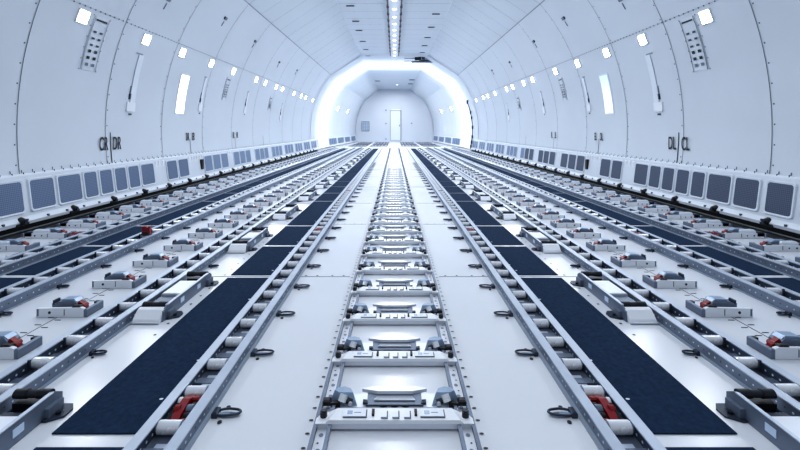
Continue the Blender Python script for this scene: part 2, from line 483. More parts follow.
# ------------------------------------------------------------------ dado, gutter, grilles
SECT = []
def grille_list():
    L = [(2.02, 2.28), (2.3, 2.56), (2.58, 2.86), (2.88, 3.13), (3.155, 3.42), (3.42, 3.71), (3.71, 3.91), (3.91, 4.12), (4.12, 4.33), (4.33, 4.55), (4.55, 4.83),
         (5.07, 5.34), (5.34, 5.63), (6.07, 6.36), (6.36, 6.66), (6.66, 6.96)]
    y = 7.18
    while y < 14.2:
        for k in range(3): L.append((y+.29*k, y+.29*(k+1)))
        y += 1.12
    return L
GL = grille_list()
DT = (2.903, H-.345); DB = (2.845, H-.70)     # dado top and foot
for s, sn in SIDES:
    mb = MB(s < 0)
    for ya, yb in ((Y0, 15.3), (17.4, YEND)):
        t0, t1 = tp(ya), tp(yb)
        prof = [(DB[0]-.02, DB[1]-.025), (DB[0]-.028, DB[1]), (DB[0]-.004, DB[1]+.035), (DT[0]-.022, DT[1]-.01), (DT[0]-.012, DT[1]+.004), (2.99, DT[1]+.004), (2.99, DB[1]-.025)]
        n = len(prof)
        vs = [(x*t0, ya, z) for x, z in prof] + [(x*t1, yb, z) for x, z in prof]
        fs = [tuple(range(n-1, -1, -1)), tuple(range(n, 2*n))] + [(i, (i+1) % n, (i+1) % n+n, i+n) for i in range(n)]
        mb.add(vs, fs, 'dado')
    # upright pins along the top edge, bolts along the foot
    y = 2.3
    while y < 13:
        mb.box(DT[0]-.016, DT[0]-.010, y-.002, y+.002, DT[1]-.002, DT[1]+.014, 'screw')
        y += .095
    y = 2.35
    while y < 12:
        mb.box(DB[0]-.03, DB[0]-.012, y-.008, y+.008, DB[1]+.002, DB[1]+.018, 'screw')
        y += .19
    # pale ribs in the plain bays
    for ya, yb in ((4.86, 5.05), (5.66, 6.04), (6.98, 7.16)):
        y = ya
        while y < yb:
            mb.box(DT[0]-.034, DT[0]-.0, y, y+.03, DB[1]+.06, DT[1]-.03, 'white', .004); y += .075
    if True:
        mb.box(DB[0]-.012, DT[0]-.03, 5.97, 6.02, DB[1]+.12, DT[1]-.09, 'black')
    o = mb.build('trim_2' if s > 0 else 'trim_3'); tag(o, kind='structure')
    # dark gutter and pipe
    mb = MB(s < 0); mb.box(2.70, 2.95, Y0, 15, .0005, .004, 'gutter'); mb.box(2.86, 2.95, Y0, 15, .006, .06, 'gutter')
    tag(mb.build('side_gutter'), f'black gutter strip between the floor and the {sn} wall grilles', 'gutter')
    mb = MB(s < 0); mb.cyl((2.800, Y0, .014), (2.800, 14.8, .014), .008, 'pipe', 10)
    for k in range(32): mb.cyl((2.800, .8+k*.44, .014), (2.800, .83+k*.44, .014), .0095, 'dark', 10)
    tag(mb.build('side_pipe'), f'olive grey pipe lying in the gutter along the {sn} wall', 'pipe')
    # grilles
    for i, (ya, yb) in enumerate(GL):
        w = (yb-ya); yc = (ya+yb)/2
        zb, zt = DB[1]+.058, DT[1]-.035
        def X(z): 
            t = (z-DB[1]-.035)/(DT[1]-.01-DB[1]-.035); return (DB[0]-.004)+(DT[0]-.022-DB[0]+.004)*t
        root = empty('air_grille', (0, yc, 0))
        c = .02; g = .006; hw = w/2-g
        out = [(-hw+c, zb), (hw-c, zb), (hw-c*.3, zb+c*.3), (hw, zb+c), (hw, zt-c), (hw-c*.3, zt-c*.3), (hw-c, zt), (-hw+c, zt), (-hw+c*.3, zt-c*.3), (-hw, zt-c), (-hw, zb+c), (-hw+c*.3, zb+c*.3)]
        cz = (zb+zt)/2
        def sc_(f, d): return [(X(z2)-d, y2, z2) for (y2, z2) in [(p[0]*(1-f*.018/hw), cz+(p[1]-cz)*(1-f*.018/(zt-cz))) for p in out]]
        n = len(out)
        mb = MB(s < 0)
        a, b, cc = sc_(0, .001), sc_(.3, .012), sc_(1, .010)
        vs = a+b+cc; fs = []
        for r_ in range(2):
            for q in range(n):
                j = (q+1) % n; fs.append((r_*n+q, r_*n+n+q, r_*n+n+j, r_*n+j))
        mb.add(vs, fs, 'dado'); mb.build('frame', root)
        mb = MB(s < 0); mb.add(sc_(.9, .009), [tuple(range(n-1, -1, -1))], 'grilleHaze' if yc > (9 if s > 0 else 6) else ('grilleR' if s > 0 else 'grilleSheen')); mb.build('mesh_screen', root)
        tag(root, rowlabel(i, 'slate mesh air grille' if s > 0 else 'sheen-painted mesh air grille', f'along the foot of the {sn} wall'), 'air grille', f'mesh air grilles along the {sn} wall')
    # grille beyond the arch
    for i, y in enumerate((18.3, 20.3, 22.4, 24.6)):
        t = tp(y); mb = MB(s < 0)
        for q in range(4):
            ya = y-.75+q*.4
            mb.add([((DB[0]-.02)*tp(ya), ya, DB[1]+.06), ((DB[0]-.02)*tp(ya+.35), ya+.35, DB[1]+.06), ((DT[0]-.05)*tp(ya+.35), ya+.35, DT[1]-.03), ((DT[0]-.05)*tp(ya), ya, DT[1]-.03)], [(3, 2, 1, 0)], 'grilleHaze')
        tag(mb.build('grille_bank'), rowlabel(i, 'haze-painted grille bank', f'at the {sn} wall foot beyond the bright arch'), 'air grille', f'grille banks beyond the arch on the {sn}')
    # black net fittings on the dado foot
    k0 = None
    for i in range(24):
        y = 2.57+i*.5
        if k0 is None:
            k0 = MB(s < 0)
            k0.cyl((2.80, 0, .078), (2.84, 0, .085), .022, 'black', 12, .030); k0.cyl((2.788, 0, .077), (2.80, 0, .078), .012, 'dark', 10)
            k0.box(2.812, 2.845, -.05, .05, .05, .068, 'black')
            o = k0 = k0.build('net_fitting')
        else:
            o = k0.copy(); COL.objects.link(o)
        o.location = (0, y, 0)
        tag(o, rowlabel(i, 'round black net fitting', f'on the sill under the {sn} grilles'), 'fitting', f'black net fittings along the {sn} wall')

# ------------------------------------------------------------------ wall fittings
def patch(mb, a0, a1, y0, y1, r, m, n=6):
    vs = []
    for i in range(n+1):
        a = a0+(a1-a0)*i/n; vs += [wp(a, y0, r), wp(a, y1, r)]
    mb.add(vs, [(2*i, 2*i+2, 2*i+3, 2*i+1) for i in range(n)], m, True)
def slab(mb, a0, a1, y0, y1, r, th, m, n=6):   # curved plate standing proud of the wall
    vs = []
    for i in range(n+1):
        a = a0+(a1-a0)*i/n; vs += [wp(a, y0, r), wp(a, y1, r), wp(a, y0, r-th), wp(a, y1, r-th)]
    fs = []
    for i in range(n):
        b = 4*i; fs += [(b+2, b+6, b+7, b+3), (b, b+4, b+6, b+2), (b+5, b+1, b+3, b+7)]
    fs += [(0, 2, 3, 1), (4*n+1, 4*n+3, 4*n+2, 4*n)]
    mb.add(vs, fs, m)
D2 = math.radians
LY = [2.55, 3.57, 4.48, 5.24, 6.07, 6.9, 8.04, 8.6, 9.4, 9.9, 11.05, 11.9, 12.5, 13.6]
for s, sn in SIDES:
    mir = s < 0; wl = wall_r if s > 0 else wall_l
    al = D2(20)
    src = None
    for i, y in enumerate(LY + [18.9, 21.8]):
        far = i >= len(LY)
        root = empty('wall_lamp', (0, y, 0))
        def Q(rr, hw, m, th, nm):
            mb = MB(mir)
            t = tp(y); ha = hw/R
            vs = []
            for (aa, yy) in ((al-ha, -hw), (al+ha, -hw), (al+ha, hw), (al-ha, hw)):
                for r_ in (rr, rr-th):
                    vs.append((r_*math.cos(aa)*tp(y+yy), yy, H+r_*math.sin(aa)))
            mb.add(vs, [(1, 3, 5, 7), (0, 2, 3, 1), (2, 4, 5, 3), (4, 6, 7, 5), (6, 0, 1, 7)], m)
            return mb.build(nm, root)
        Q(R, .062 if not far else .11, 'pale', .012, 'bezel'); Q(R-.012, .052 if not far else .095, 'lamp', .004, 'lamp_lens')
        if far: lab = ('nearer' if i == len(LY) else 'farther') + f' square lamp on the {sn} wall beyond the bright arch'
        else: lab = rowlabel(i, 'glowing square lamp', f'on the {sn} wall')
        tag(root, lab, 'lamp', f'square lamps along the {sn} wall')
        if not far:
            ld = bpy.data.lights.new('lamp_beam', 'AREA'); ld.shape = 'SQUARE'; ld.size = .1; ld.energy = 6; ld.color = (.96, .98, 1)
            lo_ = bpy.data.objects.new('lamp_beam', ld); COL.objects.link(lo_); lo_.parent = root
            n = Vector((-math.cos(al)*s, 0, -math.sin(al)))
            p = Vector((R*math.cos(al)*s, 0, H+R*math.sin(al))) + n*.03
            lo_.location = p; lo_.rotation_euler = n.to_track_quat('-Z', 'Y').to_euler()
    # slotted air outlets
    for i, (yy, a0, a1, w) in enumerate(((3.79, 11, 21, .085), (6.83, 10, 17.5, .07), (2.35, 11, 21, .085), (9.3, 9, 15, .07))):
        root = empty('air_outlet', (0, 0, 0))
        mb = MB(mir); slab(mb, D2(a0), D2(a1), yy-w, yy+w, R, .006, 'dado')
        for q in range(6):
            for yo in (-w-.02, w+.02):
                aa = D2(a0+(a1-a0)*q/5); patch(mb, aa-.0015, aa+.0015, yy+yo-.005, yy+yo+.005, R-.004, 'screw', 1)
        mb.build('plate', root)
        mb = MB(mir)
        patch(mb, D2(a1-.8), D2(a1-.5), yy-w*.8, yy+w*.8, R-.013, 'black', 1)
        for q in range(6):
            for c in (-1, 1):
                aa = D2(a0+.8+(a1-a0-2.6)*q/6); hw = w*.22
                patch(mb, aa, aa+D2(.36 if q > 2 else .55), yy+c*w*.45-hw, yy+c*w*.45+hw, R-.013, 'mid' if q in (0,) else ('ink' if q < 3 else 'screw'), 1)
        for c in (-1, 1):
            patch(mb, D2(a0), D2(a1), yy+c*w-.004, yy+c*w+.004, R-.012, 'joint' if s > 0 else 'joint_soft', 6)
        mb.build('slots', root)
        lab = {0: 'large plate with two columns of dark slots beside the near lamp, {} wall', 1: 'small double row slotted outlet on the {} wall past the window',
               2: 'slotted outlet at the very edge of the picture on the {} wall', 3: 'farthest slotted outlet high on the {} wall'}[i].format(sn)
        tag(root, lab, 'air outlet', f'slotted air outlets on the {sn} wall')
    # pale covers with a handle
    for i, (yy, a0, a1, w) in enumerate(((4.47, 4.0, 16.5, .07), (6.05, 5.5, 15.5, .05), (7.85, 6.5, 14.5, .05), (10.3, 5, 13, .05))):
        root = empty('handle_cover')
        mb = MB(mir); slab(mb, D2(a0), D2(a0+2), yy-w, yy+w, R, .014, 'white'); slab(mb, D2(a0+2), D2(a1), yy-w*.25, yy+w*.95, R, .008, 'pale')
        patch(mb, D2(a0+2), D2(a1), yy-w*.3, yy-w*.25, R-.005, 'joint_soft'); patch(mb, D2(a1), D2(a1+.3), yy-w, yy+w*.6, R-.005, 'joint_soft', 1)
        patch(mb, D2(a0-.8), D2(a0-.4), yy-w*.4, yy+w*.4, R-.005, 'screw', 1)
        mb.build('cover_strip', root)
        mb = MB(mir); slab(mb, D2(a0+2.6), D2(a0+3.8), yy-w*.6, yy-w*.3, R, .014, 'dark', 2); slab(mb, D2(a0+3.0), D2(a0+5.5), yy-w*.5, yy-w*.35, R, .010, 'mid', 2); mb.build('handle', root)
        tag(root, f"{('long','second','third','faint far')[i]} pale upright cover strip with small dark handle on the {sn} wall" , 'cover', f'pale cover strips on the {sn} wall')
    # window
    root = empty('window_1' if s < 0 else 'window_2'); tag(root, kind='structure')
    mb = MB(mir); slab(mb, D2(4.1), D2(15.0), 5.38, 5.61, R, .006, 'pale'); mb.build('window_frame', root)
    mb = MB(mir); slab(mb, D2(4.5), D2(14.6), 5.40, 5.59, R-.006, .003, 'pane' if s < 0 else 'pane2'); mb.build('window_pane', root)
    # upper latches
    for i, (yy, a) in enumerate(((4.55, 29.6), (5.87, 33), (7.2, 32), (8.9, 30), (10.4, 31))):
        mb = MB(mir); slab(mb, D2(a), D2(a+.9), yy-.03, yy+.03, R, .010, 'mid', 2)
        slab(mb, D2(a-2.0), D2(a-.5), yy-.007, yy+.003, R, .008, 'mid', 2); slab(mb, D2(a+.1), D2(a+.9), yy-.06, yy-.04, R, .015, 'black', 1)
        tag(mb.build('wall_latch'), rowlabel(i, 'small dark latch', f'high on the {sn} wall above the lamps'), 'latch', f'dark latches high on the {sn} wall')
    # lettering, part of the wall
    def text(body, y, zc, size, wl=wl, s=s, xs=.5):
        cu = bpy.data.curves.new('lettering', 'FONT'); cu.body = body; cu.size = size; cu.align_x = 'CENTER'; cu.align_y = 'CENTER'
        cu.extrude = .0015; cu.offset = size*.008
        cu.materials.append(M['ink'])
        o = bpy.data.objects.new('lettering', cu); COL.objects.link(o)
        ang = (zc-H)/R
        o.location = ((R-.012)*math.cos(ang)*s, y, zc)
        # face into the room, reading left to right from inside
        if s < 0: o.rotation_euler = (PI/2, 0, PI/2)
        else: o.rotation_euler = (PI/2, 0, -PI/2)
        o.scale = (xs, 1, 1); o.parent = wl
        o['label'] = f'black letters {body} painted on the {"right" if s>0 else "left"} wall'
    z1 = H-.145; z2 = H-.10
    a, b, c_, d_ = ('CR', 'DR', 'ER', 'FR') if s < 0 else ('CL', 'DL', 'EL', 'FL')
    text(a, 4.06, z1, .19); text(b, 4.255, z1, .19)
    text(b, 5.71, z2, .155, xs=.42); text(c_, 5.875, z2, .155, xs=.42)
    text(c_, 7.34, z2, .155, xs=.42); text(d_, 7.51, z2, .155, xs=.42)

# door mechanism on the ceiling by the arch and strut down the right edge
mb = MB()
mb.box(.62, 1.45, 14.7, 14.76, H+EZ-.16, H+EZ-.10, 'mid'); mb.box(.9, 1.35, 14.72, 14.8, H+EZ-.14, H+EZ-.04, 'dark', .01)
mb.cyl((.35, 14.75, H+EZ-.10), (.95, 14.75, H+EZ-.10), .012, 'mid', 6)
mb.box(.72, .95, 14.4, 14.5, H+EZ-.12, H+EZ-.02, 'black', .01); mb.box(.98, 1.08, 14.4, 14.5, H+EZ-.1, H+EZ-.02, 'dark'); mb.cyl((.35, 14.45, H+EZ-.06), (1.15, 14.45, H+EZ-.06), .012, 'mid', 6)
mb.cyl((.84, 14.5, H+EZ-.06), (1.05, 14.72, H+EZ-.1), .03, 'dark', 8)
tag(mb.build('door_actuator'), 'dark door mechanism hanging under the ceiling beside the bright arch', 'mechanism')
mb = MB()
pts = [wp(D2(a), 14.85, R-.07) for a in range(22, -16, -3)]
mb.tube(pts, .022, 'mid', 6)
for a, h_ in ((21, .07), (13, .05), (9, .05), (2, .06), (-5, .06), (-9, .06), (-12, .05)):
    p = wp(D2(a), 14.83, R-.07); mb.box(p[0]-.028, p[0]+.028, 14.82, 14.88, p[2]-h_, p[2]+h_, 'dark')
tag(mb.build('door_strut'), 'dark strut with clamps running down the right edge of the bright arch', 'strut')

# ------------------------------------------------------------------ roller channels
YS, YE = .62, 17.2
CH = {  # name: (x inner, x outer, height)
    'A': (.507, .628, .036, 'innermost'), 'B': (1.062, 1.19, .042, 'second'), 'C': (1.668, 1.795, .05, 'third'), 'D': (2.10, 2.225, .045, 'outermost')}
NR = 100; PR = .138
for s, sn in SIDES:
    for key, (x0, x1, t, nm) in CH.items():
        w = .026
        root = empty('roller_track', (s*(x0+x1)/2, YS, 0))
        L = YE-YS; xc = (x0+x1)/2; hw = (x1-x0)/2
        mb = MB(s < 0); mb.box(-hw+w, hw-w, 0, L, .0006, .006, 'base')
        k = 0
        for q in range(int(8/PR)):      # cross straps seen between rollers
            y = .13+q*PR+PR*.5; mb.box(-hw+w, hw-w, y-.012, y+.014, .006, .012, 'mid'); mb.box(-hw*.25, hw*.2, y-.03, y+.03, .006, .010, 'railtop')
        mb.build('track_base', root)
        for e in (-1, 1):
            mb = MB(s < 0)
            a0 = e*hw; a1 = e*(hw-w)
            lo_, hi_ = min(a0, a1), max(a0, a1)
            th = .003
            # hollow section: web inner, web outer, lip
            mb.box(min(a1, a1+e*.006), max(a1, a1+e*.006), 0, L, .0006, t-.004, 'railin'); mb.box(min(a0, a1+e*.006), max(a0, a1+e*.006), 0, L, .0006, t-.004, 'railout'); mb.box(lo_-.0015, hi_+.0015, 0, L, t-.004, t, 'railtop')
            # flange at foot
            fx = e*(hw); mb.box(min(fx, fx+e*.012), max(fx, fx+e*.012), 0, L, .0006, .004, 'rail')
            # web holes: pale discs paint the light showing through
            n = int(7/.024) if key in 'AB' else int(9/.03)
            st = .024 if key in 'AB' else .03
            for q in range(n):
                y = .05+q*st
                if (q//6) % 2 and e < 0: rr_ = .0028
                else: rr_ = .0036
                zc = t*.5
                for (xx, sg) in ((a1-e*.0008, -e), (a0+e*.0008, e)):
                    vs = [(xx, y+math.cos(2*PI*i/6)*rr_, zc+math.sin(2*PI*i/6)*rr_) for i in range(6)]
                    f = tuple(range(6)) if sg > 0 else tuple(range(5, -1, -1))
                    mb.add(vs, [f], 'pale' if sg != e or q % 3 else 'screw')
            mb.build('side_rail', root)
        # rollers
        rl = MB(s < 0); rw = hw-w-.001; r = .0165
        rl.cyl((-rw+.006, 0, 0), (rw-.006, 0, 0), r, 'roller', 14); rl.cyl((-rw, 0, 0), (-rw+.008, 0, 0), r*.8, 'mid', 10); rl.cyl((rw-.008, 0, 0), (rw, 0, 0), r*.8, 'mid', 10)
        if key in 'BC':
            rl.box(rw-.012, rw-.006, -.026, -.020, -.012, r+.004, 'dark')
        r0 = rl.build('roller', root, (0, .13, t-r-.0015+.004))
        y = .13+PR
        for q in range(1, NR):
            if y > L-.05: break
            c = r0.copy(); COL.objects.link(c); c.parent = root; c.location = (0, y, r0.location.z); y += PR
        rest = MB(s < 0)
        while y < L-.05:
            rest.cyl((-rw, y, r0.location.z), (rw, y, r0.location.z), r, 'roller', 8); y += PR
        ro = rest.build('rear_rollers', root); ro['kind'] = 'stuff'
        tag(root, f'{nm} long grey roller track counted from the centre on the {sn} side', 'roller track', f'roller tracks on the {sn} side')

# ------------------------------------------------------------------ navy mats
def mats():
    u = .565; L = [(.55, .985)]; y = 1.03
    seq = [2, 1, 1, 2, 1, 1, 1, 2, 1, 1, 2, 1, 1, 2, 1, 1, 2, 1, 1, 2, 1, 1, 2]
    for k in seq:
        y1 = y + k*u
        if y1 > 17: break
        L.append((y, y1-.045)); y = y1
    return L
ML = mats()
for s, sn in SIDES:
    for x0, x1, rn in ((.632, .872, 'inner'), (1.812, 2.075, 'outer')):
        for i, (ya, yb) in enumerate(ML):
            mb = MB(s < 0); mb.box(x0, x1, 0, yb-ya, .0008, .0045, 'mat', .001)
            if i < 9 and rn == 'inner':
                for fx, fy in ((.15, .12), (.1, .3), (.12, .75)): mb.disc(x0+(x1-x0)*fx, (yb-ya)*fy, .0048, .006, .004, 'alu', 8)
            tag(mb.build('navy_mat', None, (0, ya, 0)), rowlabel(i, 'navy blue mat', f'in the {rn} mat row on the {sn} side'), 'mat', f'navy mats in the {rn} row on the {sn}')

# ------------------------------------------------------------------ centre guide
for s, sn in SIDES:
    mb = MB(s < 0)
    x0, x1 = .163, .207
    L = YE-.55
    mb.box(x0, x1, 0, L, .0006, .006, 'alu'); mb.box(x0, x0+.008, 0, L, .006, .017, 'dark'); mb.box(x1-.008, x1, 0, L, .006, .017, 'dark')
    mb.box(x0-.001, x0+.0085, 0, L, .017, .0185, 'mid'); mb.box(x1-.0085, x1+.001, 0, L, .017, .0185, 'mid')
    for q in range(int(9/.05)):
        y = .02+q*.05; mb.disc((x0+x1)/2, y, .0066, .006, .007, 'mid', 8); mb.disc((x0+x1)/2+.004, y+.024, .0066, .003, .003, 'hole', 6)
    tag(mb.build('seat_track', None, (0, .55, 0)), f'narrow {sn} rail of the ladder-like centre guide', 'rail')

PC = .2805
def crossbar(detail):
    if detail:
        root = empty('guide_crossbar')
        mb = MB()
        # plate: wide flat bar with sloping shoulders; front lip
        yb, yf, z1, z0 = .055, 0, .036, .020
        xs = [-.198, -.19, -.148, .148, .19, .198]
        mb.prism_z([(-.205, 0), (.205, 0), (.205, .016), (.19, .040), (-.19, .040), (-.205, .016)], .0135, .0195, 'white')
        mb.add([(-.180, -.003, .0195), (.180, -.003, .0195), (.170, -.001, .027), (-.170, -.001, .027), (-.152, .040, .030), (.152, .040, .030), (.172, .043, .0195), (-.172, .043, .0195)],
               [(0, 1, 2, 3), (3, 2, 5, 4), (4, 5, 6, 7), (1, 6, 5, 2), (0, 3, 4, 7)], 'white')
        mb.box(-.205, .205, -.004, 0, .006, .0195, 'alu')
        mb.build('bar_plate', root)
        for e in (-1, 1):
            b = MB(); b.cyl((e*.187, .024, .0195), (e*.187, .024, .033), .0095, 'black', 10); b.cyl((e*.187, .024, .033), (e*.187, .024, .0355), .006, 'dark', 8); b.build('bolt', root)
            p = MB(); xa, xb = (.068, .132) if e > 0 else (-.134, -.072)
            p.box(xa, xb, .006, .034, .028, .0305, 'joint', 0); p.box(xa-.001, xb-.003, .007, .035, .0305, .032, 'pale')
            p.box(xa+.010, xa+.024, .014, .028, .032, .0323, 'blue'); p.box(xa+.028, xa+.046, .019, .022, .032, .0323, 'joint_soft'); p.build('label_plate', root)
            q = MB(); q.box(e*.056-.0035, e*.056+.0035, .012, .032, .028, .034, 'ink'); q.build('slot_insert', root)
        h_ = MB()
        for x in (-.036, -.006, .024):
            h_.box(x, x+.016, .005, .022, .027, .0315, 'pale'); h_.box(x+.016, x+.019, .005, .026, .027, .0325, 'joint'); h_.box(x+.002, x+.019, .003, .005, .026, .0315, 'joint_soft')
        h_.build('step_marks', root)
        return root
    mb = MB(); mb.prism_z([(-.205, 0), (.205, 0), (.205, .016), (.19, .040), (-.19, .040), (-.205, .016)], .0135, .0195, 'white')
    mb.add([(-.180, -.003, .0195), (.180, -.003, .0195), (.170, -.001, .027), (-.170, -.001, .027), (-.152, .040, .030), (.152, .040, .030), (.172, .043, .0195), (-.172, .043, .0195)],
           [(0, 1, 2, 3), (3, 2, 5, 4), (4, 5, 6, 7), (1, 6, 5, 2), (0, 3, 4, 7)], 'white')
    mb.box(-.205, .205, -.004, 0, .006, .0195, 'alu')
    for e in (-1, 1):
        mb.cyl((e*.187, .024, .0195), (e*.187, .024, .034), .0095, 'black', 8)
        mb.box(e*.056-.004, e*.056+.004, .012, .032, .028, .034, 'ink'); mb.box(e*.13-.002, e*.13+.002, .006, .034, .028, .032, 'joint')
    return mb.build('guide_crossbar')

def center_lock(detail):
    # raised middle bar with bow-tie cover plus two side cups
    def bar(mb):
        mb.prism_x([(-.002, .012), (.03, .012), (.03, .030), (-.002, .016)], -.076, .076, 'mid'); mb.box(-.080, .080, -.005, -.002, .012, .017, 'dark')
        mb.prism_z([(-.058, .006), (.058, .006), (.05, .022), (-.05, .022)], .022, .026, 'alu')
        mb.prism_z([(-.092, .034), (-.05, .024), (.05, .024), (.092, .034), (.06, .046), (-.06, .046)], .030, .040, 'alu')
        mb.prism_z([(-.088, .004), (-.074, .000), (-.074, .014), (-.088, .016)], .012, .020, 'dark')
        mb.prism_z([(.088, .004), (.074, .000), (.074, .014), (.088, .016)], .012, .020, 'dark')
        for q in (-.03, 0, .03): mb.disc(q, -.005, .0128, .011, .004, 'hole', 8)
        mb.box(-.15, .15, -.008, .05, .0075, .0125, 'alu')
    def cup(mb, e):
        m2 = MB()
        # faceted shell
        P = [(.103, -.002), (.118, .032), (.140, .046), (.168, .040), (.182, .018), (.160, .004)]
        top = [(.116, .010), (.124, .028), (.142, .036), (.160, .032), (.168, .020), (.155, .010)]
        vs = [(e*x, y, .0125) for x, y in P] + [(e*x, y, .046) for x, y in top]
        n = 6; fs = [(i, (i+1) % n, (i+1) % n+n, i+n) for i in range(n)] + [tuple(range(n, 2*n))]
        if e > 0: fs = [tuple(reversed(f)) for f in fs]
        mb.add(vs, fs, 'blue')
    def claw(mb, e):
        mb.cyl((e*.118, .004, .020), (e*.150, .006, .030), .009, 'black', 10)
        mb.cyl((e*.146, .000, .024), (e*.140, .010, .040), .012, 'roller', 10)
        mb.prism_z([(e*.15, -.008), (e*.176, -.009), (e*.172, .002), (e*.152, .006)] if e > 0 else [(e*.152, .006), (e*.172, .002), (e*.176, -.009), (e*.15, -.008)], .0125, .026, 'black')
        mb.cyl((e*.122, -.004, .022), (e*.122, -.008, .022), .006, 'alu', 8)
    if detail:
        root = empty('centre_latch')
        mb = MB(); bar(mb); mb.build('latch_bar', root)
        for e in (-1, 1):
            mb = MB(); cup(mb, e); mb.build('side_cup', root); mb = MB(); claw(mb, e); mb.build('claw', root)
            b = MB(); b.box(e*.187-.011, e*.187+.011, -.010, .010, .018, .034, 'black', .004); b.build('bolt', root)
        return root
    mb = MB(); bar(mb); [(cup(mb, e), claw(mb, e), mb.box(e*.187-.011, e*.187+.011, -.010, .010, .018, .034, 'black')) for e in (-1, 1)]
    return mb.build('centre_latch')
pd, pf = proto(crossbar(True)), crossbar(False)
qd, qf = proto(center_lock(True)), center_lock(False)
NB = 58; used = set()
for i in range(NB):
    y = 1.045-PC + i*PC
    det = i < 26
    for kind, p in (('bar', pd if det else pf), ('lock', qd if det else qf)):
        if id(p) not in used: used.add(id(p)); o = p
        else: o = copy_tree(p) if det else p.copy()
        if not det and o is not p: COL.objects.link(o)
        if kind == 'bar':
            o.location = (0, y, 0); tag(o, rowlabel(i, 'white crossbar', 'on the centre guide'), 'crossbar', 'white crossbars of the centre guide')
        else:
            o.location = (0, y+.078, 0); o.scale = (1, 1, .9); tag(o, rowlabel(i, 'grey latch unit', 'behind a crossbar of the centre guide'), 'latch', 'latch units of the centre guide')

# ------------------------------------------------------------------ lock rows
def lock_parts(mir, detail, big=False):
    """local x outwards from the inner end"""
    W = .196 if not big else .29
    def front(mb):
        mb.prism_y([(.0, .001), (W, .001), (W, .036), (.012, .040), (.0, .036)], 0, .012, 'white')
        mb.box(.0, W, .012, .03, .001, .014, 'alu')
        mb.cyl((W*.72, -.001, .02), (W*.72, .002, .02), .006, 'ink', 8)
        mb.box(W-.010, W-.003, -.001, .001, .006, .034, 'mid')
        mb.box(W*.40, W*.415, -.001, .001, .008, .034, 'joint')
        if big: mb.cyl((W*.55, -.001, .02), (W*.55, .002, .02), .005, 'ink', 8); mb.box(W*.8, W*.98, .0, .05, .014, .045, 'dark', .006); mb.box(W*.42, W*.8, .012, .05, .014, .058, 'pale', .008); mb.box(W*1.0, W*1.12, .02, .04, .004, .03, 'mid', .004)
    def frame(mb):
        mb.box(-.014, .0, .0, .095, .001, .034, 'mid', .003); mb.box(.002, .02, .085, .1, .001, .03, 'black'); mb.box(W*.5, W*.95, .06, .07, .001, .012, 'mid')
        mb.box(-.01, W*.9, .02, .09, .001, .006, 'dark')
    def hump(mb):
        a = W*.22
        mb.prism_y([(a, .008), (W*.78, .008), (W*.80, .046), (W*.72, .044), (W*.66, .053), (W*.32, .057), (a+.004, .040)], .03, .075, 'mid')
        mb.prism_y([(a+.01, .05), (W*.62, .052), (W*.60, .060), (W*.34, .062)], .035, .07, 'blue')
        mb.box(W*.74, W*.78, .03, .06, .04, .058, 'dark')
    def lever(mb):
        mb.prism_y([(.008, .014), (.028, .014), (.048, .048), (.040, .056), (.014, .036)], .028, .046, 'red')
        mb.cyl((.024, .024, .036), (.024, .050, .036), .009, 'red', 10)
        mb.cyl((.030, .018, .034), (.030, .058, .034), .005, 'ink', 8)
    def pad(mb):
        mb.box(.018, .052, .004, .024, .030, .046, 'black', .004)
    fns = (('front_plate', front), ('base_frame', frame), ('latch_head', hump), ('red_lever', lever), ('rubber_pad', pad))
    if detail:
        root = empty('cargo_lock')
        for n, f in fns:
            mb = MB(mir); f(mb); mb.build(n, root)
        return proto(root)
    mb = MB(mir)
    for n, f in fns: f(mb)
    return mb.build('cargo_lock')
for s, sn in SIDES:
    for big, xs, y0, N in ((False, 1.285, 1.06, 52), (True, 2.36, .95+.1, 52)):
        d = lock_parts(s < 0, True, big); f = lock_parts(s < 0, False, big)
        fu = du = False
        for i in range(N):
            y = y0 + i*.307
            if i < 24:
                o = d if not du else copy_tree(d); du = True
            else:
                o = f if not fu else f.copy()
                if fu: COL.objects.link(o)
                fu = True
            o.location = (s*xs, y, 0)
            where = f'in the {"outer" if big else "inner"} lock row on the {sn} side'
            tag(o, rowlabel(i, 'wide red-levered lock' if big else 'red-levered white lock', where), 'cargo lock', f'cargo locks {where}')
    # side stop plates behind the outer locks
    p = None
    for i in range(30):
        y = 1.2+i*.307
        if p is None:
            mb = MB(s < 0); mb.box(2.255, 2.31, 0, .07, .001, .02, 'mid', .004); mb.box(2.262, 2.30, .01, .055, .02, .024, 'ink'); mb.box(2.31, 2.345, .01, .03, .001, .014, 'alu')
            o = p = mb.build('stop_block')
        else: o = p.copy(); COL.objects.link(o)
        o.location = (0, y, 0)
        tag(o, rowlabel(i, 'small dark stop block', f'beside the outermost track on the {sn}'), 'stop block', f'stop blocks on the {sn} side')

